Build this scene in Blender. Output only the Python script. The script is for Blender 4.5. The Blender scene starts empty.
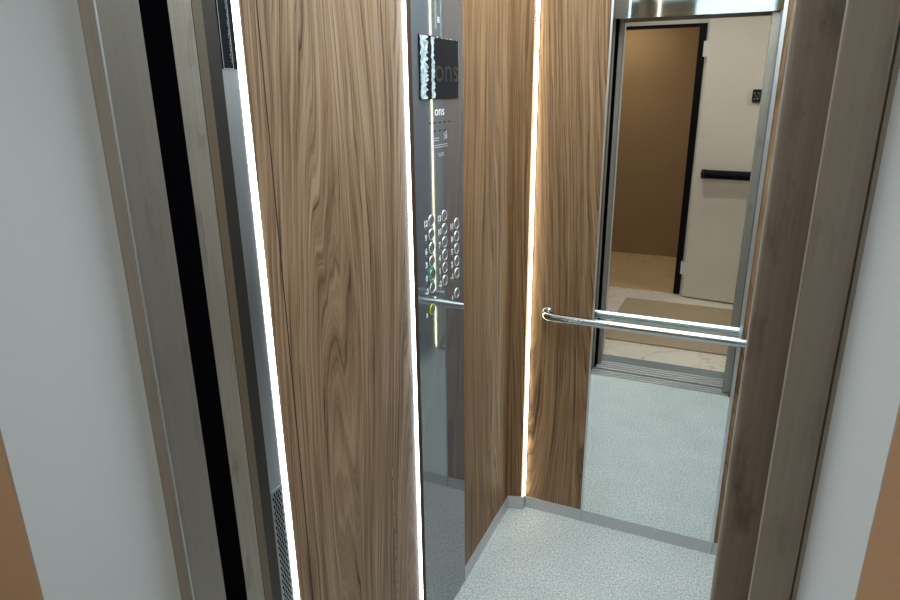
import bpy, bmesh, math, random
from mathutils import Vector, Matrix
random.seed(7)
S = bpy.context.scene
C = S.collection
PI = math.pi
col_roots = {}

# ------------------------------------------------------------------ colours / materials
def lin(r, g, b):
    f = lambda c: (c/255/12.92) if c/255 <= 0.04045 else ((c/255+0.055)/1.055)**2.4
    return (f(r), f(g), f(b), 1.0)

def new_mat(name):
    m = bpy.data.materials.new(name); m.use_nodes = True
    nt = m.node_tree
    b = nt.nodes['Principled BSDF']
    return m, nt, b

def N(nt, t, **kw):
    n = nt.nodes.new(t)
    for k, v in kw.items(): setattr(n, k, v)
    return n

def coords(nt, scale, loc=(0, 0, 0)):
    tc = N(nt, 'ShaderNodeTexCoord'); mp = N(nt, 'ShaderNodeMapping')
    mp.inputs['Scale'].default_value = scale; mp.inputs['Location'].default_value = loc
    nt.links.new(tc.outputs['Object'], mp.inputs['Vector'])
    return mp.outputs['Vector']

def ramp(nt, src, stops):
    r = N(nt, 'ShaderNodeValToRGB')
    e = r.color_ramp.elements
    while len(e) < len(stops): e.new(0.5)
    for el, (p, c) in zip(e, stops): el.position = p; el.color = c
    nt.links.new(src, r.inputs['Fac'])
    return r.outputs['Color']

def plain(name, col, rough=0.5, metal=0.0, noise=0.0, nscale=6, spec=0.5):
    m, nt, b = new_mat(name)
    b.inputs['Roughness'].default_value = rough; b.inputs['Metallic'].default_value = metal
    b.inputs['Specular IOR Level'].default_value = spec
    b.inputs['Base Color'].default_value = col
    if noise:
        n = N(nt, 'ShaderNodeTexNoise'); n.inputs['Scale'].default_value = 1; n.inputs['Detail'].default_value = 4
        nt.links.new(coords(nt, (nscale,)*3), n.inputs['Vector'])
        lo = tuple(c*(1-noise) for c in col[:3])+(1,); hi = tuple(min(1, c*(1+noise)) for c in col[:3])+(1,)
        nt.links.new(ramp(nt, n.outputs['Fac'], [(0.3, lo), (0.7, hi)]), b.inputs['Base Color'])
    return m

def brushed(name, col, rough=0.3, var=0.12, metal=1.0, along='z', bump=0.03, smudge=0.15, wear=0.0):
    m, nt, b = new_mat(name)
    b.inputs['Metallic'].default_value = metal
    sc = {'z': (260, 260, 3), 'x': (3, 260, 260), 'y': (260, 3, 260)}[along]
    n = N(nt, 'ShaderNodeTexNoise'); n.inputs['Scale'].default_value = 1; n.inputs['Detail'].default_value = 3
    nt.links.new(coords(nt, sc), n.inputs['Vector'])
    lo = tuple(c*(1-var) for c in col[:3])+(1,); hi = tuple(min(1, c*(1+var)) for c in col[:3])+(1,)
    nt.links.new(ramp(nt, n.outputs['Fac'], [(0.3, lo), (0.7, hi)]), b.inputs['Base Color'])
    n2 = N(nt, 'ShaderNodeTexNoise'); n2.inputs['Scale'].default_value = 5; n2.inputs['Detail'].default_value = 5
    nt.links.new(coords(nt, (1, 1, 1)), n2.inputs['Vector'])
    if wear:
        n3 = N(nt, 'ShaderNodeTexNoise'); n3.inputs['Scale'].default_value = 1; n3.inputs['Detail'].default_value = 6; n3.inputs['Roughness'].default_value = 0.65
        nt.links.new(coords(nt, (30, 30, 9), (3, 1, 2)), n3.inputs['Vector'])
        mx = N(nt, 'ShaderNodeMix', data_type='RGBA', blend_type='MULTIPLY'); mx.inputs['Factor'].default_value = 1
        nt.links.new(b.inputs['Base Color'].links[0].from_socket, mx.inputs['A'])
        nt.links.new(ramp(nt, n3.outputs['Fac'], [(0.28, (1-wear,)*3+(1,)), (0.46, (1, 1, 1, 1))]), mx.inputs['B'])
        nt.links.new(mx.outputs['Result'], b.inputs['Base Color'])
    mr = N(nt, 'ShaderNodeMapRange')
    mr.inputs['From Min'].default_value = 0.3; mr.inputs['From Max'].default_value = 0.7
    mr.inputs['To Min'].default_value = rough*(1-smudge); mr.inputs['To Max'].default_value = rough*(1+smudge)
    nt.links.new(n2.outputs['Fac'], mr.inputs['Value']); nt.links.new(mr.outputs['Result'], b.inputs['Roughness'])
    if bump:
        bp = N(nt, 'ShaderNodeBump'); bp.inputs['Strength'].default_value = bump; bp.inputs['Distance'].default_value = 0.001
        nt.links.new(n.outputs['Fac'], bp.inputs['Height']); nt.links.new(bp.outputs['Normal'], b.inputs['Normal'])
    return m

def emit(name, col, strength):
    m, nt, b = new_mat(name)
    b.inputs['Base Color'].default_value = (0.8, 0.8, 0.8, 1)
    b.inputs['Emission Color'].default_value = col; b.inputs['Emission Strength'].default_value = strength
    return m

def wood(name, dark, mid, light, off, warp=1.0, rough=0.5):
    """vertical-grain laminate: ring bands bent by low noise, plus fine pores along z"""
    m, nt, b = new_mat(name)
    L = nt.links.new
    tc = N(nt, 'ShaderNodeTexCoord'); sep = N(nt, 'ShaderNodeSeparateXYZ')
    L(tc.outputs['Object'], sep.inputs['Vector'])
    u = N(nt, 'ShaderNodeMath', operation='ADD'); L(sep.outputs['X'], u.inputs[0]); L(sep.outputs['Y'], u.inputs[1])
    cmb = N(nt, 'ShaderNodeCombineXYZ'); L(u.outputs[0], cmb.inputs['X']); L(sep.outputs['Z'], cmb.inputs['Z'])
    def noise(sx, sz, detail, o, rough_=0.5, dist=0.0):
        mp = N(nt, 'ShaderNodeMapping'); mp.inputs['Scale'].default_value = (sx, 1, sz); mp.inputs['Location'].default_value = (off+o, o*1.7, off*0.6)
        L(cmb.outputs[0], mp.inputs['Vector'])
        n = N(nt, 'ShaderNodeTexNoise'); n.inputs['Scale'].default_value = 1; n.inputs['Detail'].default_value = detail
        n.inputs['Roughness'].default_value = rough_; n.inputs['Distortion'].default_value = dist
        L(mp.outputs['Vector'], n.inputs['Vector']); return n.outputs['Fac']
    def madd(a, s, base):
        q = N(nt, 'ShaderNodeMath', operation='MULTIPLY_ADD'); L(a, q.inputs[0]); q.inputs[1].default_value = s
        if isinstance(base, float): q.inputs[2].default_value = base
        else: L(base, q.inputs[2])
        return q.outputs[0]
    # grain runs along the contour lines of (position + a smooth stretched field): straight lines with cathedral arches
    fld = noise(4.2, 0.55, 0.6, 3.1, 0.4, 0.0)
    fld2 = noise(22, 2.6, 1.0, 6.4, 0.5, 0.0); fld3 = noise(70, 9.0, 1.0, 2.4, 0.5, 0.0)
    t = madd(fld, 0.34*warp, u.outputs[0]); t = madd(fld2, 0.026, t); t = madd(fld3, 0.0050, t)
    def grain(st, sz, detail, o, rough_):
        c1 = N(nt, 'ShaderNodeCombineXYZ'); sx = madd(t, st, off*3.3+o); L(sx, c1.inputs['X'])
        zz = N(nt, 'ShaderNodeMath', operation='MULTIPLY'); L(sep.outputs['Z'], zz.inputs[0]); zz.inputs[1].default_value = sz
        L(zz.outputs[0], c1.inputs['Z']); c1.inputs['Y'].default_value = o
        n = N(nt, 'ShaderNodeTexNoise'); n.inputs['Scale'].default_value = 1; n.inputs['Detail'].default_value = detail; n.inputs['Roughness'].default_value = rough_
        L(c1.outputs[0], n.inputs['Vector']); return n.outputs['Fac']
    g1 = grain(210, 2.6, 2, 2.0, 0.6)
    g2 = grain(75, 1.1, 2, 8.0, 0.55)
    g3 = grain(22, 0.5, 1, 4.4, 0.5)
    fine = noise(420, 11, 2, 1.3, 0.6)
    # short dark pores: thresholded elongated noise
    pore = grain(330, 5.0, 2, 13.0, 0.55)
    pr = N(nt, 'ShaderNodeMapRange'); L(pore, pr.inputs['Value'])
    pr.inputs['From Min'].default_value = 0.58; pr.inputs['From Max'].default_value = 0.72; pr.inputs['To Min'].default_value = 0.0; pr.inputs['To Max'].default_value = -0.22
    v = madd(g1, 0.85, -0.19); v = madd(g2, 0.80, v); v = madd(g3, 0.28, v); v = madd(fine, 0.12, v)
    ad = N(nt, 'ShaderNodeMath', operation='ADD'); L(v, ad.inputs[0]); L(pr.outputs['Result'], ad.inputs[1]); v = ad.outputs[0]
    c = ramp(nt, v, [(0.58, dark), (0.80, mid), (1.0, light)])
    L(c, b.inputs['Base Color'])
    b.inputs['Roughness'].default_value = rough; b.inputs['Specular IOR Level'].default_value = 0.25
    bp = N(nt, 'ShaderNodeBump'); bp.inputs['Strength'].default_value = 0.08; bp.inputs['Distance'].default_value = 0.001
    L(v, bp.inputs['Height']); L(bp.outputs['Normal'], b.inputs['Normal'])
    return m

M = {}
M['wood_a'] = wood('wood_laminate_left', lin(70, 52, 39), lin(133, 106, 81), lin(162, 137, 111), 0.0)
M['wood_b'] = wood('wood_laminate_inner', lin(68, 48, 32), lin(129, 97, 65), lin(156, 124, 88), 4.3, 0.8)
M['wood_c'] = wood('wood_laminate_back', lin(70, 53, 38), lin(132, 104, 75), lin(160, 132, 100), 11.9, 1.1)
M['wood_edge'] = plain('wood_edge', lin(66, 48, 34), 0.6, spec=0.2)
M['groove'] = plain('groove_dark', lin(40, 30, 22), 0.8)
M['steel_frame'] = brushed('landing_frame_steel', (0.262, 0.241, 0.210, 1), 0.42, 0.06, metal=0.4, wear=0.2)
M['steel_door'] = brushed('car_door_steel', (0.31, 0.282, 0.240, 1), 0.42, 0.08, metal=0.45, smudge=0.3, wear=0.45)
M['steel_dark'] = plain('dark_steel_edge', (0.05, 0.045, 0.04, 1), 0.45, 0.6)
M['steel_column'] = brushed('column_steel', (0.50, 0.52, 0.54, 1), 0.40, 0.06)
M['steel_header'] = brushed('header_steel', (0.24, 0.27, 0.275, 1), 0.06, 0.04, bump=0.0)
M['steel_skirt'] = brushed('skirting_steel', (0.56, 0.58, 0.58, 1), 0.38, 0.06, along='x', metal=0.6)
M['steel_cop'] = plain('panel_slate_steel', (0.120, 0.129, 0.144, 1), 0.03)
_b = M['steel_cop'].node_tree.nodes['Principled BSDF']; _b.inputs['IOR'].default_value = 2.9
M['steel_sill'] = brushed('sill_aluminium', (0.66, 0.68, 0.70, 1), 0.45, 0.06, along='x', metal=0.6)
M['chrome'] = plain('chrome', (0.50, 0.55, 0.56, 1), 0.17, 1.0)
M['trim_steel'] = plain('mirror_edge_steel', (0.72, 0.74, 0.75, 1), 0.38, 1.0)
M['rubber'] = plain('door_rear_edge', lin(88, 76, 58), 0.5)
M['screen'] = plain('dark_screen', (0.008, 0.012, 0.016, 1), 0.4, spec=0.08)
M['seam'] = plain('seam_highlight', lin(190, 178, 160), 0.5)
M['mirror'] = plain('mirror_silver', (0.87, 0.92, 0.90, 1), 0.0, 1.0)
M['black_gap'] = plain('black_felt', (0.002, 0.002, 0.003, 1), 0.9, spec=0.0)
M['black_gloss'] = plain('black_glass', (0.006, 0.008, 0.012, 1), 0.12)
M['black_metal'] = plain('black_powdercoat', (0.003, 0.003, 0.004, 1), 0.6, spec=0.12)
M['film'] = plain('protective_film', (0.46, 0.55, 0.58, 1), 0.3, noise=0.5, nscale=90, spec=0.2)
M['film_edge'] = plain('film_tattered_edge', (0.5, 0.54, 0.58, 1), 0.4)
M['white_mark'] = plain('white_marking', (0.85, 0.88, 0.9, 1), 0.5)
M['grey_mark'] = plain('grey_etching', (0.42, 0.45, 0.48, 1), 0.5)
M['faint_mark'] = plain('faint_screen_mark', (0.016, 0.018, 0.020, 1), 0.4)
M['button_cap'] = brushed('button_cap_steel', (0.22, 0.24, 0.26, 1), 0.35, 0.03, bump=0, metal=0.5)
M['button_ring'] = plain('button_ring', (0.85, 0.88, 0.9, 1), 0.35, 0.8)
M['green_ring'] = plain('green_collar', lin(0, 128, 104), 0.35)
M['yellow_ring'] = plain('yellow_ring', lin(205, 205, 60), 0.3)
M['led_cool'] = emit('led_cool_white', (0.80, 0.92, 1.0, 1), 13.0)
M['led_door'] = emit('led_door_side', (0.86, 0.95, 1.0, 1), 7.0)
M['led_warm'] = emit('led_warm_white', (1.0, 0.92, 0.72, 1), 15.0)
M['led_right'] = emit('led_right_wall', (1.0, 0.96, 0.66, 1), 9.0)
M['car_panel'] = emit('car_light_panel', (0.88, 0.97, 1.0, 1), 5.8)
M['hall_lamp'] = emit('landing_lamp', (1.0, 0.965, 0.93, 1), 138.0)
M['corr_lamp'] = emit('corridor_lamp', (1.0, 0.89, 0.72, 1), 130.0)
M['white_paint'] = plain('white_reveal_paint', (0.60, 0.68, 0.72, 1), 0.55, noise=0.03, nscale=3)
M['brown_paint'] = plain('brown_wall_paint', lin(164, 138, 110), 0.6, noise=0.05, nscale=4)
M['corr_paint'] = plain('corridor_brown_paint', lin(150, 122, 88), 0.7, noise=0.04, nscale=3)
M['ceil_paint'] = plain('ceiling_white', (0.75, 0.75, 0.73, 1), 0.8)
M['grey_lam'] = plain('grey_laminate', lin(104, 108, 114), 0.35)
M['leaf_paint'] = plain('white_door_leaf', lin(214, 208, 196), 0.5, noise=0.02)
M['steel_hinge'] = plain('hinge_white', (0.7, 0.68, 0.64, 1), 0.4)

def speckle_floor():
    m, nt, b = new_mat('speckled_vinyl')
    n = N(nt, 'ShaderNodeTexNoise'); n.inputs['Scale'].default_value = 1; n.inputs['Detail'].default_value = 3; n.inputs['Roughness'].default_value = 0.7
    nt.links.new(coords(nt, (150, 150, 150)), n.inputs['Vector'])
    c = ramp(nt, n.outputs['Fac'], [(0.34, lin(150, 162, 166)), (0.5, lin(206, 215, 217)), (0.66, lin(244, 248, 248))])
    n2 = N(nt, 'ShaderNodeTexNoise'); n2.inputs['Scale'].default_value = 6; n2.inputs['Detail'].default_value = 4
    nt.links.new(coords(nt, (1, 1, 1)), n2.inputs['Vector'])
    mx = N(nt, 'ShaderNodeMix', data_type='RGBA', blend_type='MULTIPLY'); mx.inputs['Factor'].default_value = 1
    nt.links.new(c, mx.inputs['A']); nt.links.new(ramp(nt, n2.outputs['Fac'], [(0.3, (0.88, 0.9, 0.9, 1)), (0.7, (1, 1, 1, 1))]), mx.inputs['B'])
    nt.links.new(mx.outputs['Result'], b.inputs['Base Color'])
    b.inputs['Roughness'].default_value = 0.5
    return m
M['vinyl'] = speckle_floor()

def marble(name, base, vein, tile=0.6):
    m, nt, b = new_mat(name)
    n = N(nt, 'ShaderNodeTexNoise'); n.inputs['Scale'].default_value = 2.2; n.inputs['Detail'].default_value = 7; n.inputs['Distortion'].default_value = 1.6
    nt.links.new(coords(nt, (1, 1, 1)), n.inputs['Vector'])
    c = ramp(nt, n.outputs['Fac'], [(0.40, base), (0.485, base), (0.50, vein), (0.515, base), (0.75, tuple(x*0.9 for x in base[:3])+(1,))])
    br = N(nt, 'ShaderNodeTexBrick'); br.offset = 0.0
    nt.links.new(coords(nt, (1, 1, 1), (0.12, 0.05, 0)), br.inputs['Vector'])
    br.inputs['Scale'].default_value = 1; br.inputs['Brick Width'].default_value = tile; br.inputs['Row Height'].default_value = tile
    br.inputs['Mortar Size'].default_value = 0.002; br.inputs['Mortar'].default_value = tuple(x*0.75 for x in base[:3])+(1,)
    nt.links.new(c, br.inputs['Color1']); nt.links.new(c, br.inputs['Color2'])
    nt.links.new(br.outputs['Color'], b.inputs['Base Color'])
    b.inputs['Roughness'].default_value = 0.22
    return m
M['marble'] = marble('cream_marble', lin(226, 216, 202), lin(200, 184, 164))
M['corr_floor'] = marble('corridor_tile', lin(205, 176, 136), lin(190, 160, 120), 0.9)
M['granite'] = plain('grey_threshold', lin(128, 132, 134), 0.35, noise=0.1, nscale=120)
M['mat'] = plain('mat_pile', lin(168, 150, 126), 0.95, noise=0.12, nscale=160, spec=0.1)

# ------------------------------------------------------------------ mesh helpers
def obj(name, bm, mats, parent=None, smooth=False, bevel=0.0, bseg=2):
    bmesh.ops.recalc_face_normals(bm, faces=bm.faces)
    me = bpy.data.meshes.new(name); bm.to_mesh(me); bm.free()
    for mm in (mats if isinstance(mats, (list, tuple)) else [mats]): me.materials.append(M[mm])
    o = bpy.data.objects.new(name, me); C.objects.link(o)
    if parent is not None: o.parent = parent
    if bevel:
        bv = o.modifiers.new('bevel', 'BEVEL'); bv.width = bevel; bv.segments = bseg; bv.limit_method = 'ANGLE'; bv.angle_limit = math.radians(40)
    if smooth:
        for p in me.polygons: p.use_smooth = True
    return o

def bx(bm, x0, x1, y0, y1, z0, z1, mi=0):
    vs = [bm.verts.new((x, y, z)) for x in (x0, x1) for y in (y0, y1) for z in (z0, z1)]
    for f in ((0, 1, 3, 2), (4, 6, 7, 5), (0, 4, 5, 1), (2, 3, 7, 6), (0, 2, 6, 4), (1, 5, 7, 3)):
        fc = bm.faces.new([vs[i] for i in f]); fc.material_index = mi

def box(name, x0, x1, y0, y1, z0, z1, mat, parent=None, bevel=0.0):
    bm = bmesh.new(); bx(bm, x0, x1, y0, y1, z0, z1); return obj(name, bm, mat, parent, bevel=bevel)

def prism(bm, pts, z0, z1, mi=0):
    lo = [bm.verts.new((x, y, z0)) for x, y in pts]; hi = [bm.verts.new((x, y, z1)) for x, y in pts]
    n = len(pts)
    bm.faces.new(lo[::-1]).material_index = mi; bm.faces.new(hi).material_index = mi
    for i in range(n):
        bm.faces.new((lo[i], lo[(i+1) % n], hi[(i+1) % n], hi[i])).material_index = mi

def tube(bm, path, r, seg=20, cap=True):
    path = [Vector(p) for p in path]; rings = []
    up = Vector((0, 0, 1)); prev = None
    for i, p in enumerate(path):
        t = (path[min(i+1, len(path)-1)]-path[max(i-1, 0)]).normalized()
        a = t.cross(up if abs(t.z) < 0.9 else Vector((1, 0, 0))).normalized() if prev is None else (prev-t*prev.dot(t)).normalized()
        prev = a; b = t.cross(a)
        rings.append([bm.verts.new(p+r*(math.cos(2*PI*k/seg)*a+math.sin(2*PI*k/seg)*b)) for k in range(seg)])
    for A, B in zip(rings, rings[1:]):
        for k in range(seg): bm.faces.new((A[k], A[(k+1) % seg], B[(k+1) % seg], B[k]))
    if cap: bm.faces.new(rings[0][::-1]); bm.faces.new(rings[-1])

def lathe(bm, prof, axis, origin, seg=24, mi=0):
    """profile of (radius, height) turned about axis 'x','y' or 'z' through origin"""
    def P(r, h, a):
        c, s = r*math.cos(a), r*math.sin(a)
        v = {'x': (h, c, s), 'y': (c, h, s), 'z': (c, s, h)}[axis]
        return Vector(v)+Vector(origin)
    rings = []
    for r, h in prof:
        rings.append([bm.verts.new(P(0, h, 0))] if r < 1e-9 else [bm.verts.new(P(r, h, 2*PI*k/seg)) for k in range(seg)])
    for A, B in zip(rings, rings[1:]):
        for k in range(seg):
            a = [A[k % len(A)], A[(k+1) % seg % len(A)], B[(k+1) % seg % len(B)], B[k % len(B)]]
            u = []
            for v in a:
                if v not in u: u.append(v)
            if len(u) >= 3: bm.faces.new(u).material_index = mi

def tag(o, label, cat=None, group=None, kind=None):
    o['label'] = label
    o['category'] = cat or 'structure'
    if group: o['group'] = group
    if kind: o['kind'] = kind
    return o

def struct(o, label, cat): return tag(o, label, cat, kind='structure')

def thing(name, label, cat, loc=(0, 0, 0), group=None, kind=None):
    o = bpy.data.objects.new(name, None); C.objects.link(o); o.location = loc; o.empty_display_size = 0.1
    return tag(o, label, cat, group, kind)

def at_base(root):
    """children keep their world place while the Empty sits at the base"""
    for ch in root.children:
        ch.matrix_parent_inverse = Matrix.Translation(-Vector(root.location))

def text(name, body, size, loc, mat, parent, thick=0.0006, sx=1.0, align='CENTER', bold=0.0):
    """raised lettering on the left wall, read from the car's inside (+x), letters run along +y"""
    cu = bpy.data.curves.new('t', 'FONT'); cu.body = body; cu.size = size; cu.extrude = thick
    cu.align_x = align; cu.align_y = 'CENTER'; cu.resolution_u = 3; cu.offset = size*bold
    t = bpy.data.objects.new('t', cu); C.objects.link(t)
    dg = bpy.context.evaluated_depsgraph_get(); dg.update()
    me = bpy.data.meshes.new_from_object(t.evaluated_get(dg))
    bpy.data.objects.remove(t); bpy.data.curves.remove(cu)
    R = Matrix(((0, 0, 1, loc[0]), (sx, 0, 0, loc[1]), (0, 1, 0, loc[2]), (0, 0, 0, 1)))
    me.transform(R); me.materials.clear(); me.materials.append(M[mat]); me.name = name
    o = bpy.data.objects.new(name, me); C.objects.link(o); o.parent = parent
    return o

# ------------------------------------------------------------------ key dimensions (metres)
XL, XR = -0.7515, 0.275          # car side walls
Y0, D = 0.822, 2.265             # car sill edge, back wall face
ZC = 2.28                        # car ceiling
YF = 0.575                       # landing frame face
YN = 0.380                       # landing wall face
NL, NR = -0.7365, 0.0896         # reveal sides
ZH = 2.035                       # door head

# ------------------------------------------------------------------ car shell
struct(box('floor', XL-0.03, XR+0.03, Y0, D+0.03, -0.04, 0.0, 'vinyl'), 'pale grey speckled vinyl floor inside the elevator car', 'floor')
struct(box('ceiling', XL-0.04, XR+0.04, Y0-0.1, D+0.04, ZC, ZC+0.04, 'steel_column'), 'metal ceiling of the elevator car', 'ceiling')
struct(box('wall_left', XL-0.08, XL-0.040, 0.79, D+0.05, -0.04, ZC, 'steel_dark'), 'car wall carrying the wood panels and button panel, left of the mirror', 'wall')
struct(box('wall_back', XL-0.05, XR+0.05, D+0.022, D+0.05, -0.04, ZC, 'steel_dark'), 'rear car wall behind the mirror and handrail', 'wall')
struct(box('wall_right', XR, XR+0.03, 0.79, D+0.022, 0.0, ZC, 'grey_lam'), 'grey car wall facing the button panel, hidden by the right door frame', 'wall')
bm = bmesh.new()
bx(bm, -0.775, XR+0.03, 0.795, Y0, ZH, ZC)                  # transom above the door
struct(obj('wall_front', bm, 'steel_header'), 'polished steel transom above the car doorway, seen in the mirror', 'wall')

struct(box('wall_return', 0.062, XR, 0.795, Y0, 0.0, ZH, 'grey_lam'), 'grey front return of the car right of the doorway', 'wall')
# skirting
struct(box('baseboard_left', XL-0.006, XL, 1.7545, 2.221, 0.0, 0.058, 'steel_skirt', bevel=0.001), 'brushed steel skirting under the wood panel right of the button panel', 'baseboard')
bm = bmesh.new(); prism(bm, [(XL-0.006, 2.221), (XL, 2.221), (-0.692, 2.239), (-0.692, D), (XL-0.006, D)], 0.0, 0.062)
struct(obj('baseboard_corner', bm, 'steel_skirt', bevel=0.0015), 'short steel skirting block in the far left corner of the car', 'baseboard')
bm = bmesh.new(); bx(bm, -0.690, -0.4505, D-0.004, D+0.02, 0.0, 0.052); bx(bm, -0.4495, 0.0525, D-0.004, D+0.02, 0.0, 0.052); bx(bm, 0.0535, XR, D-0.004, D+0.02, 0.0, 0.052)
struct(obj('baseboard_back', bm, 'steel_skirt', bevel=0.001), 'brushed steel skirting along the rear wall below the mirror', 'baseboard')
struct(box('baseboard_right', XR-0.004, XR, Y0+0.02, D-0.01, 0.0, 0.052, 'steel_skirt'), 'steel skirting at the foot of the grey car wall', 'baseboard')

# ------------------------------------------------------------------ wood panels
def panel(name_label, x0, x1, y0, y1, z0, z1, mat, grooves=(), seam=None):
    t = box('wood_panel', x0, x1, y0, y1, z0, z1, mat, bevel=0.0008)
    tag(t, name_label, 'wall panel', 'wood laminate panels in the car')
    for g in grooves:
        box('groove', x1-0.001, x1+0.0004, g-0.0011, g+0.0011, z0, z1, 'groove', t)
    for g in (seam or ()):
        bm = bmesh.new(); zz = 0.20
        while zz < 0.74:
            dz = random.uniform(.02, .05); bx(bm, x1-0.001, x1+0.0003, g-0.0008, g+0.0008, zz, zz+dz); zz += dz+random.uniform(.006, .02)
        obj('seam_highlight', bm, 'seam', t)  # highlight on the panel seam, put in as broken pale dashes
    return t
panel('large wood panel between the glowing strip by the door and the button panel', XL-0.022, XL, 0.8695, 1.4055, 0.06, ZC, 'wood_a', grooves=(0.9101,), seam=(1.2725,))
panel('wood panel between the button panel and the far left corner', XL-0.022, XL-0.004, 1.7555, 2.2205, 0.058, ZC, 'wood_b')
bm = bmesh.new(); prism(bm, [(XL-0.022, 2.2215), (XL-0.004, 2.2215), (-0.7005, 2.240), (-0.7005, D+0.02), (XL-0.022, D+0.02)], 0.062, ZC)
tag(obj('wood_panel', bm, 'wood_b'), 'narrow angled wood strip in the far left corner beside the glowing strip', 'wall panel', 'wood laminate panels in the car')
t = box('wood_panel', -0.6875, -0.4535, D-0.001, D+0.02, 0.052, ZC, 'wood_c', bevel=0.0008)
tag(t, 'wood panel between the corner light strip and the mirror', 'wall panel', 'wood laminate panels in the car')
t = box('wood_panel', 0.0555, XR, D-0.001, D+0.02, 0.052, ZC, 'wood_c', bevel=0.0008)
tag(t, 'wood panel right of the mirror, only a sliver showing by the door frame', 'wall panel', 'wood laminate panels in the car')
struct(box('baseboard_side', XL-0.022, XL+0.0005, 0.8695, 1.4055, 0.0, 0.06, 'steel_skirt'), 'steel skirting under the large wood panel left of the button panel', 'baseboard')

# ------------------------------------------------------------------ light strips
def strip(label, cx, cy, r, z0, z1, mat, nx, ny, back=0.012, prot=0.55):
    """aluminium channel with a bulged diffuser facing (nx, ny)"""
    t = thing('light_strip', label, 'light strip', (cx, cy, z0), 'vertical light strips on the car walls')
    bm = bmesh.new(); pts = []
    tx, ty = -ny, nx
    for k in range(11):
        a = PI*k/10; u = r*math.cos(a); h = r*prot*math.sin(a)
        pts.append((cx+tx*u+nx*h, cy+ty*u+ny*h))
    prism(bm, pts, z0, z1)
    obj('diffuser', bm, mat, t, smooth=False)
    bm = bmesh.new()
    q = [(r, -0.0005), (-r, -0.0005), (-r, -back), (r, -back)]
    prism(bm, [(cx+tx*u+nx*h, cy+ty*u+ny*h) for u, h in q], z0, z1)
    obj('channel', bm, 'steel_dark', t)
    at_base(t); return t
strip('white light strip between the steel door column and the large wood panel', XL, 0.8590, 0.0080, 0.02, ZC, 'led_door', 1, 0, prot=0.3)
strip('white light strip at the left edge of the button panel', XL+0.0003, 1.4118, 0.0058, 0.02, ZC, 'led_cool', 1, 0, prot=0.95)
strip('warm white light strip in the far left corner beside the rear wall', -0.6935, 2.2555, 0.0054, 0.062, ZC, 'led_warm', 0.5, -0.866, prot=1.1, back=0.004)
strip('pale yellow light strip seen as a thin line mirrored in the button panel', XR-0.001, 0.8585, 0.0070, 0.03, ZC, 'led_right', -1, 0)

# ------------------------------------------------------------------ steel return column by the door
t = thing('door_column', 'narrow grey steel column with black glass strip and perforated grille left of the wood panel', 'steel column', (XL, 0.83, 0.0))
box('column_panel', XL-0.022, XL, 0.8112, 0.8500, 0.0, ZC, 'steel_column', t, bevel=0.001)
g = box('black_glass_strip', XL-0.002, XL+0.0012, 0.8165, 0.8495, 1.732, ZC, 'black_gloss', t)
bm = bmesh.new()
for yy in (0.8185, 0.8395): bx(bm, XL+0.001, XL+0.0017, yy-0.0004, yy+0.0004, 1.732, ZC)
for zz in (1.7325, 1.86, 1.93): bx(bm, XL+0.001, XL+0.0017, 0.8185, 0.8395, zz-0.0005, zz+0.0005)
for k in range(46):
    zz = 1.742+0.0032*k+random.uniform(-.001, .001); yy = 0.8365+random.uniform(-0.0012, 0.0018)
    bx(bm, XL+0.001, XL+0.0017, yy-0.0005, yy+0.0005, zz-0.0011, zz+0.0011)
obj('peeling_film_edge', bm, 'film_edge', g)
gr = box('perforated_grille', XL-0.002, XL+0.0006, 0.8185, 0.8470, 0.42, 0.972, 'steel_column', t)
bm = bmesh.new()
row = 0; zz = 0.426
while zz < 0.966:
    for c in range(4):
        yy = 0.8215+0.0070*c+(0.0035 if row % 2 else 0)
        if yy > 0.8458: continue
        vs = [bm.verts.new((XL+0.0010, yy+0.0023*math.cos(a*PI/4), zz+0.0040*math.sin(a*PI/4))) for a in range(8)]
        bm.faces.new(vs)
    zz += 0.0080; row += 1
h = obj('hole_pattern', bm, 'black_gap', gr); h['kind'] = 'stuff'
at_base(t)

# ------------------------------------------------------------------ control panel
CX = XL
t = thing('control_panel', 'tall polished steel button panel with dark screen between two wood panels', 'control panel', (CX, 1.59, 0.0))
box('fascia', CX-0.030, CX, 1.4385, 1.7540, 0.004, ZC-0.002, 'steel_cop', t, bevel=0.0012)
box('wood_edge', CX-0.022, CX+0.0045, 1.4180, 1.4380, 0.004, ZC-0.002, 'wood_edge', t)
# display with protective film
d = box('display', CX, CX+0.004, 1.482, 1.7125, 1.6735, 1.8240, 'screen', t, bevel=0.001)
def ragged(bm, ya, yb, z0, z1, jag, x, n=34):
    L = []; R_ = []
    for i in range(n+1):
        z = z0+(z1-z0)*i/n
        L.append(bm.verts.new((x, ya+random.uniform(-jag, jag)*0.4, z))); R_.append(bm.verts.new((x+random.uniform(0, 0.0008), yb+random.uniform(-jag, jag), z)))
    for i in range(n): bm.faces.new((L[i], R_[i], R_[i+1], L[i+1]))
bm = bmesh.new(); ragged(bm, 1.4840, 1.5180, 1.6750, 1.8225, 0.010, CX+0.0046); obj('peeling_film', bm, 'film', d)
bm = bmesh.new(); ragged(bm, 1.5440, 1.5600, 1.6760, 1.8215, 0.006, CX+0.0046); obj('peeling_film', bm, 'film', d)
bm = bmesh.new()
for k in range(16):
    yy = 1.575+0.0085*k+random.uniform(-.003, .003); w = random.uniform(.0015, .004)
    bx(bm, CX+0.004, CX+0.0046, yy, yy+w, 1.8215+random.uniform(-.002, 0), 1.8232)
obj('film_residue', bm, 'film_edge', d)
text('screen_logo', 'ons', 0.085, (CX+0.0042, 1.638, 1.742), 'faint_mark', d, 0.0002, 1.25)
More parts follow.
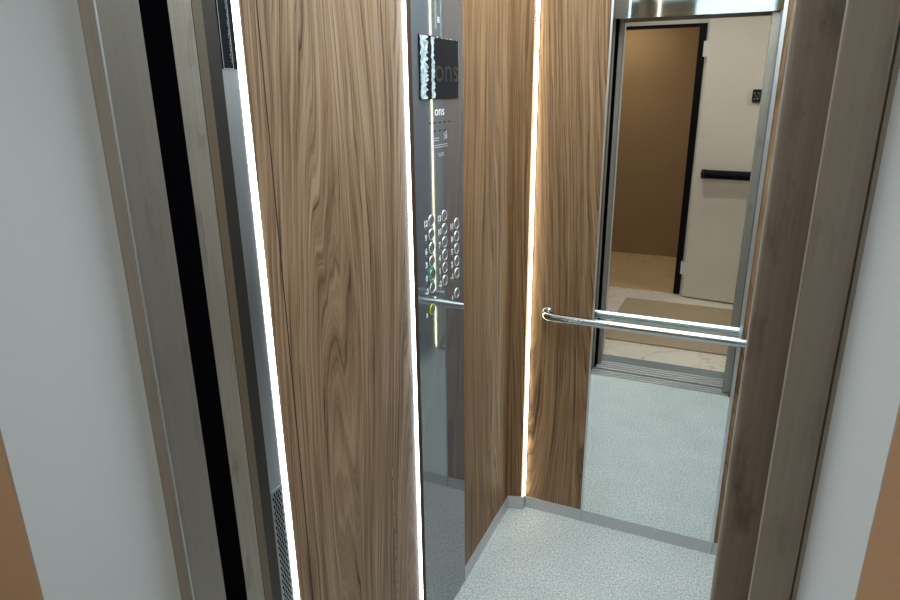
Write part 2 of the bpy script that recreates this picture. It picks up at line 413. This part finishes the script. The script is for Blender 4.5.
# markings
text('floor_number', '8', 0.021, (CX+0.0004, 1.5975, 1.8630), 'white_mark', t, 0.0003, 1.2)
text('maker_logo', 'ons', 0.034, (CX+0.0004, 1.5960, 1.6430), 'white_mark', t, 0.0003, 1.25)
bm = bmesh.new()
for y in (1.537, 1.566, 1.597, 1.627, 1.658): bx(bm, CX-0.001, CX+0.0005, y-0.0070, y+0.0070, 1.6135, 1.6160)
for y in (1.566, 1.597, 1.627): bx(bm, CX-0.001, CX+0.0005, y-0.0070, y+0.0070, 1.5925, 1.5950)
obj('speaker_slots', bm, 'black_gap', t)
bm = bmesh.new()
for z, ya, yb in ((1.5755, 1.556, 1.590), (1.5695, 1.556, 1.590), (1.5570, 1.553, 1.645), (1.5515, 1.562, 1.645), (1.5345, 1.584, 1.618), (1.5290, 1.588, 1.622)):
    y = ya
    while y < yb:
        w = random.uniform(.004, .010); bx(bm, CX-0.0005, CX+0.0004, y, min(y+w, yb), z-0.0011, z+0.0011); y += w+0.0035
lathe(bm, [(0.0001, -0.0005), (0.0035, -0.0005), (0.0035, 0.0004), (0, 0.0004)], 'x', (CX, 1.6365, 1.5880), 12)
bx(bm, CX-0.0005, CX+0.0004, 1.632, 1.641, 1.5700, 1.5830)
bx(bm, CX-0.0005, CX+0.0004, 1.622, 1.625, 1.5680, 1.5880)
obj('etched_notice', bm, 'grey_mark', t)
# buttons
cols = {0: (1.5325, ['12', '9', '6', '3', '0', '-3'], 1.3645), 1: (1.6160, ['13', '10', '7', '4', '1', '-2'], 1.3635), 2: (1.6995, ['11', '8', '5', '2', '-1'], 1.3255)}
def button(y, z, label, ring='button_ring'):
    b_ = obj('button', (lambda bm: (lathe(bm, [(0.0135, -0.001), (0.0135, 0.0016), (0.0125, 0.0022), (0.006, 0.0014), (0, 0.0012)], 'x', (CX, y, z), 22), bm)[1])(bmesh.new()), 'button_cap', t, smooth=True)
    bm = bmesh.new(); lathe(bm, [(0.0138, 0.0), (0.0139, 0.0020), (0.0148, 0.0024), (0.0158, 0.0020), (0.0160, 0.0)], 'x', (CX, y, z), 26)
    r_ = obj('button_ring', bm, ring, b_, smooth=True)
    if ring != 'button_ring': r_['label'] = 'yellow ring' if ring == 'yellow_ring' else 'green collar'
    if label:
        text('button_label', label, 0.0225, (CX+0.0004, y-0.0325, z-0.004), 'white_mark', b_, 0.0003, 1.05, bold=0.04)
        bm = bmesh.new()
        for k in range(2): bx(bm, CX-0.0003, CX+0.0005, y-0.0345+0.004*k, y-0.0325+0.004*k, z-0.0185, z-0.0165)
        obj('braille_dots', bm, 'grey_mark', b_)
    return b_
for c, (y, labs, ztop) in cols.items():
    for i, lb in enumerate(labs):
        z = ztop-0.0374*i
        if lb == '0':
            b_ = button(y, z, lb)
            bm = bmesh.new(); lathe(bm, [(0.0168, 0.0), (0.0168, 0.003), (0.0225, 0.0025), (0.0225, 0.0)], 'x', (CX, y-0.005, z), 26)
            gc = obj('green_collar', bm, 'green_ring', b_, smooth=True)
        else: button(y, z, lb)
def icon_bell(b_, y, z):
    bm = bmesh.new()
    pts = [(-.006, -.005), (.006, -.005), (.0042, -.002), (.0036, .004), (0, .0075), (-.0036, .004), (-.0042, -.002)]
    f = [bm.verts.new((CX+0.0005, y+a, z+b)) for a, b in pts]; bm.faces.new(f)
    bx(bm, CX, CX+0.0006, y-.0015, y+.0015, z-.0085, z-.006)
    obj('bell_symbol', bm, 'white_mark', b_)
b_ = button(1.6985, 1.1135, None); icon_bell(b_, 1.6985-0.031, 1.1085)
b_ = button(1.5300, 1.1145, None, 'yellow_ring'); icon_bell(b_, 1.5300-0.034, 1.1075)
bm = bmesh.new(); lathe(bm, [(0, 0.0025), (0.003, 0.0022), (0.0055, 0.0)], 'x', (CX, 1.5962, 0.9826), 14)
obj('screw', bm, 'chrome', t, smooth=True)
at_base(t)

# ------------------------------------------------------------------ mirror
t = thing('wall_mirror', 'tall mirror on the rear car wall showing the landing and open doorway', 'mirror', (-0.2, D, 0.052))
box('mirror_glass', -0.4455, 0.0425, D-0.0035, D+0.01, 0.0535, ZC-0.002, 'mirror', t)
box('edge_trim', -0.4530, -0.4462, D-0.006, D+0.01, 0.0525, ZC-0.002, 'trim_steel', t, bevel=0.001)
box('edge_trim', 0.0430, 0.0550, D-0.006, D+0.01, 0.0525, ZC-0.002, 'trim_steel', t, bevel=0.001)
at_base(t)

# ------------------------------------------------------------------ handrail
t = thing('handrail', 'chrome tube handrail with bent ends across the mirror', 'handrail', (-0.24, D, 0.87))
RY, RZ, RR = 2.208, 0.888, 0.0155
xa, xb, rb = -0.622, 0.142, 0.034
def arc(cx, sgn):
    out = []
    for k in range(9):
        a = PI/2*k/8; out.append((cx-sgn*rb*math.sin(a), RY+rb-rb*math.cos(a), RZ))
    return out
path = [(xb, D, RZ)]+arc(xb-rb, -1)[::-1]+arc(xa+rb, 1)+[(xa, D, RZ)]
bm = bmesh.new(); tube(bm, path, RR, 24); obj('rail', bm, 'chrome', t, smooth=True)
for x in (xa, xb):
    bm = bmesh.new(); lathe(bm, [(0.0, -0.012), (0.017, -0.012), (0.021, -0.008), (0.022, 0.0)], 'y', (x, D-0.001, RZ), 28)
    obj('end_flange', bm, 'chrome', t, smooth=True)
at_base(t)

# ------------------------------------------------------------------ door sills, car doors, landing frame
def sill(name, y0, y1, nr, label):
    bm = bmesh.new(); bx(bm, -1.05, 0.60, y0, y1, -0.06, -0.012)
    w = (y1-y0)/(2*nr+1)
    for i in range(nr+1): bx(bm, -1.05, 0.60, y0+2*i*w, y0+(2*i+1)*w, -0.012, 0.0)
    return struct(obj(name, bm, 'steel_sill'), label, 'door sill')
sill('trim_1', 0.580, 0.699, 3, 'ribbed aluminium landing door sill, outer one seen in the mirror')
sill('trim_2', 0.7275, Y0, 3, 'ribbed aluminium car door sill at the edge of the car floor')
struct(box('trim_3', -1.05, 0.60, 0.699, 0.7275, -0.20, -0.06, 'black_gap'), 'black gap between the two door sills', 'gap')
struct(box('trim_4', -0.76, 0.12, 0.469, 0.580, -0.05, 0.0005, 'granite'), 'grey stone threshold strip in front of the landing sill', 'threshold')

# landing frame: left jamb, right jamb, head
t = thing('trim_5', 'brushed steel landing door frame around the elevator opening', 'door frame', (-0.33, YF, 0.0), kind='structure')
bm = bmesh.new(); prism(bm, [(-0.80, YF), (-0.709, YF), (-0.709, 0.6393), (-0.80, 0.6393)], 0.0, ZH+0.08)
obj('jamb', bm, 'steel_frame', t, bevel=0.0022, bseg=3)
bm = bmesh.new(); prism(bm, [(0.0519, YF), (0.0850, YF), (0.0850, YF-0.004), (0.0900, YF-0.004), (0.15, YF+0.01), (0.15, 0.590), (0.0519, 0.590)], 0.0, ZH+0.08)
obj('jamb', bm, 'steel_frame', t, bevel=0.0014, bseg=2)
o = box('arris_highlight', -0.7102, -0.7083, YF-0.0007, YF+0.0010, 0.0, ZH, 'trim_steel', t); o['label'] = 'bright highlight line laid along the jamb edge'  # bevel highlight of the jamb corner, laid on as a brighter strip
box('shadow_line', 0.0850, 0.0858, YF-0.0046, YF, 0.0, ZH, 'steel_dark', t)
box('frame_head', -0.709, 0.0519, YF, 0.590, ZH, ZH+0.08, 'steel_frame', t)
at_base(t)
t = thing('door_1', 'retracted landing doors, only a black slot showing beside the left jamb', 'elevator door', (-0.33, 0.66, 0.0), kind='structure')
box('door_slot', -0.80, -0.728, 0.6400, 0.702, 0.0, ZH+0.02, 'black_gap', t)
box('door_slot', 0.062, 0.20, 0.6420, 0.7015, 0.0, ZH+0.02, 'black_gap', t)
at_base(t)
t = thing('door_2', 'retracted scuffed car door edge, left of the steel column', 'elevator door', (-0.76, 0.74, 0.0), kind='structure')
bm = bmesh.new(); prism(bm, [(-0.80, 0.7037), (-0.735, 0.7037), (-0.735, 0.7519), (-0.80, 0.7519)], 0.012, ZH+0.02)
obj('door_panel', bm, 'steel_door', t, bevel=0.0012)
bm = bmesh.new(); prism(bm, [(-0.80, 0.7525), (-0.735, 0.7525), (-0.7375, 0.7739), (-0.80, 0.7739)], 0.012, ZH+0.02)
obj('rubber_edge', bm, 'rubber', t) if 'rubber' in M else obj('rear_edge', bm, 'steel_door', t)
at_base(t)
struct(box('wall_jamb', -0.80, -0.7450, 0.7790, 0.8085, 0.0, ZC, 'steel_dark'), 'dark narrow car jamb behind the left car door edge', 'wall')
bm = bmesh.new(); prism(bm, [(0.0240, 0.745), (0.20, 0.745), (0.20, 0.790), (0.0240, 0.790)], 0.012, ZH+0.02)
struct(obj('door_3', bm, 'steel_door', bevel=0.005, bseg=4), 'brushed steel car door edge between the wood sliver and right jamb', 'elevator door')

# ------------------------------------------------------------------ landing
def wallbox(name, parts, mat, label):
    bm = bmesh.new()
    for p in parts: bx(bm, *p)
    return struct(obj(name, bm, mat), label, 'wall')
HX0, HX1, HZ = -1.9, 1.3, 2.45
wallbox('wall_reveal_left', [(NL-0.06, NL, YN+0.002, YF-0.0002, 0.0, ZH+0.02)], 'white_paint', 'white painted reveal left of the elevator frame')
wallbox('wall_reveal_right', [(NR, NR+0.06, YN+0.002, YF-0.0042, 0.0, ZH+0.02)], 'white_paint', 'white painted reveal right of the elevator frame')
wallbox('wall_reveal_top', [(NL-0.06, NR+0.06, YN+0.002, YF-0.0002, ZH+0.02, ZH+0.12)], 'white_paint', 'white painted soffit above the elevator opening')
wallbox('wall_landing', [(HX0, NL-0.0002, YN-0.002, YN+0.0018, 0, HZ), (NR+0.0002, HX1, YN-0.002, YN+0.0018, 0, HZ), (NL-0.0002, NR+0.0002, YN-0.002, YN+0.0018, ZH+0.0202, HZ)], 'brown_paint', 'brown painted landing wall around the elevator opening')
bm = bmesh.new(); bx(bm, HX0, HX1, -1.10, YN-0.002, -0.05, 0); bx(bm, -0.76, 0.12, YN-0.002, 0.469, -0.05, 0)
struct(obj('floor_landing', bm, 'marble'), 'cream marble landing floor mirrored below the white door', 'floor')
struct(box('ceiling_landing', HX0, HX1, -1.2, YN, HZ, HZ+0.05, 'ceil_paint'), 'white ceiling of the landing', 'ceiling')
OX0, OX1, OZ = -1.33, -0.448, 2.128
wallbox('wall_opposite', [(HX0, OX0-0.05, -1.2, -1.10, 0, HZ), (OX1+0.052, HX1, -1.2, -1.10, 0, HZ), (OX0-0.05, OX1+0.052, -1.2, -1.10, OZ+0.02, HZ)], 'leaf_paint', 'pale landing wall around the dark door frame, facing the elevator')
wallbox('wall_landing_left', [(HX0-0.05, HX0, -2.5, YN, 0, HZ)], 'brown_paint', 'brown side wall of the landing, far from the elevator')
wallbox('wall_landing_right', [(HX1, HX1+0.05, -1.2, YN, 0, HZ)], 'brown_paint', 'brown side wall of the landing beyond the white door')
# corridor beyond
struct(box('floor_corridor', HX0, 0.2, -2.45, -1.10, -0.05, 0.0, 'corr_floor'), 'tan tiled corridor floor beyond the dark doorway', 'floor')
wallbox('wall_corridor', [(HX0, 0.2, -2.50, -2.42, 0, HZ)], 'corr_paint', 'dim brown corridor wall seen through the dark doorway')
wallbox('wall_corridor_right', [(0.2, 0.25, -2.50, -1.2, 0, HZ)], 'corr_paint', 'brown end wall of the corridor hidden behind the white door')
struct(box('baseboard_corridor', HX0, 0.2, -2.42, -2.405, 0.0, 0.065, 'corr_paint', bevel=0.003), 'brown skirting along the corridor wall', 'baseboard')
struct(box('ceiling_corridor', HX0, 0.25, -2.5, -1.2, HZ, HZ+0.05, 'ceil_paint'), 'corridor ceiling behind the dark doorway', 'ceiling')
# black frame
t = thing('trim_6', 'black metal frame of the open doorway, mirrored beside the white door', 'door frame', (-0.9, -1.15, 0.0), kind='structure')
box('frame_post', OX1, OX1+0.052, -1.182, -1.085, 0.0, OZ+0.02, 'black_metal', t, bevel=0.002)
box('frame_post', OX0-0.05, OX0, -1.182, -1.085, 0.0, OZ+0.02, 'black_metal', t, bevel=0.002)
box('frame_head', OX0, OX1, -1.182, -1.085, OZ, OZ+0.02, 'black_metal', t)
at_base(t)
# open white fire door leaf (built flat along +x, then swung)
t = thing('door_4', 'open white door leaf with black push bar, mirrored right of the black frame', 'door', (-0.372, -1.014, 0.0), kind='structure')
t.rotation_euler = (0, 0, math.radians(7.4))
box('door_leaf', 0.0, 0.86, -0.045, 0.0, 0.012, 2.19, 'leaf_paint', t, bevel=0.002)
bm = bmesh.new(); tube(bm, [(0.070, 0.060, 1.042), (0.80, 0.060, 1.042)], 0.034, 20)
pb = obj('push_bar', bm, 'black_metal', t, smooth=False)
for x in (0.080, 0.79):
    bm = bmesh.new(); bx(bm, x-0.02, x+0.02, 0.0, 0.06, 1.020, 1.064); obj('bar_bracket', bm, 'black_metal', pb)
    bm = bmesh.new(); lathe(bm, [(0, -0.014), (0.037, -0.014), (0.037, 0.014), (0, 0.014)], 'x', (x, 0.060, 1.042), 22); obj('end_cap', bm, 'black_gloss', pb)
lk = box('lock_plate', 0.352, 0.442, 0.0, 0.016, 1.575, 1.668, 'black_gloss', t, bevel=0.006)
bm = bmesh.new()
for dx, dz in ((0.367, 1.642), (0.376, 1.622), (0.368, 1.600), (0.389, 1.604), (0.394, 1.64)):
    lathe(bm, [(0.0035, 0.0), (0.0035, 0.0175), (0, 0.0175)], 'y', (dx, 0, dz), 10)
obj('indicator_dots', bm, 'steel_column', lk)
for z in (1.962, 0.255):
    bm = bmesh.new(); lathe(bm, [(0, -0.055), (0.011, -0.055), (0.011, 0.055), (0, 0.055)], 'z', (-0.010, -0.012, z), 14)
    bx(bm, -0.032, 0.0, -0.010, -0.002, z-0.055, z+0.055)
    obj('hinge', bm, 'steel_hinge', t)
# mat
bm = bmesh.new(); bx(bm, -0.795, 0.75, -0.80, 0.190, 0.0, 0.012)
tag(obj('floor_mat', bm, 'mat', bevel=0.004), 'brown rectangular doormat on the marble landing floor, seen in the mirror', 'doormat')

# ------------------------------------------------------------------ lamps
t = thing('ceiling_light', 'bright flat light panel in the elevator car ceiling', 'ceiling light', (-0.24, 1.54, ZC))
bm = bmesh.new(); bx(bm, -0.70, 0.22, 0.90, 2.20, ZC-0.012, ZC-0.004); obj('diffuser', bm, 'car_panel', t)
bm = bmesh.new()
for a in ((-0.72, -0.70, 0.88, 2.22), (0.22, 0.24, 0.88, 2.22), (-0.70, 0.22, 0.88, 0.90), (-0.70, 0.22, 2.20, 2.22)): bx(bm, *a, ZC-0.014, ZC)
obj('light_frame', bm, 'steel_column', t); at_base(t)
def downlight(x, y, z, mat, label, r=0.085):
    t = thing('downlight', label, 'ceiling light', (x, y, z))
    bm = bmesh.new(); lathe(bm, [(0, -0.004), (r, -0.004), (r, -0.001), (0, -0.001)], 'z', (x, y, z), 28); obj('lamp_disc', bm, mat, t)
    bm = bmesh.new(); lathe(bm, [(r, -0.006), (r+0.018, -0.005), (r+0.02, 0.0), (r, 0.0), (r, -0.006)], 'z', (x, y, z), 28); obj('lamp_ring', bm, 'steel_hinge', t)
    at_base(t); return t
downlight(-0.60, -0.22, HZ, 'hall_lamp', 'round ceiling lamp over the landing doormat')
downlight(0.75, -0.45, HZ, 'hall_lamp', 'round ceiling lamp at the right end of the landing')
downlight(-1.2, -1.85, HZ, 'corr_lamp', 'round warm ceiling lamp in the corridor beyond the doorway')

# ------------------------------------------------------------------ world, camera, view
w = bpy.data.worlds.new('world'); S.world = w; w.use_nodes = True
w.node_tree.nodes['Background'].inputs['Color'].default_value = (0.5, 0.5, 0.5, 1)
w.node_tree.nodes['Background'].inputs['Strength'].default_value = 0.05

roll, pitch, yaw, F = -0.0112, 0.3168, 0.4275, 646.0
fwd = Vector((-math.sin(yaw)*math.cos(pitch), math.cos(yaw)*math.cos(pitch), -math.sin(pitch)))
rt = Vector((math.cos(yaw), math.sin(yaw), 0)); up = rt.cross(fwd)
r2 = math.cos(roll)*rt+math.sin(roll)*up; u2 = -math.sin(roll)*rt+math.cos(roll)*up
cd = bpy.data.cameras.new('camera'); cam = bpy.data.objects.new('camera', cd); C.objects.link(cam)
cd.sensor_width = 36; cd.lens = F/900*36; cd.clip_start = 0.02; cd.clip_end = 50
cam.matrix_world = Matrix(((r2.x, u2.x, -fwd.x, 0), (r2.y, u2.y, -fwd.y, 0), (r2.z, u2.z, -fwd.z, 1.7), (0, 0, 0, 1)))
S.camera = cam
S.view_settings.view_transform = 'Standard'; S.view_settings.look = 'None'
S.view_settings.exposure = 0.0; S.view_settings.gamma = 1.0; S.view_settings.use_curve_mapping = False
try:
    S.cycles.max_bounces = 14; S.cycles.glossy_bounces = 9; S.cycles.diffuse_bounces = 5
except Exception: pass
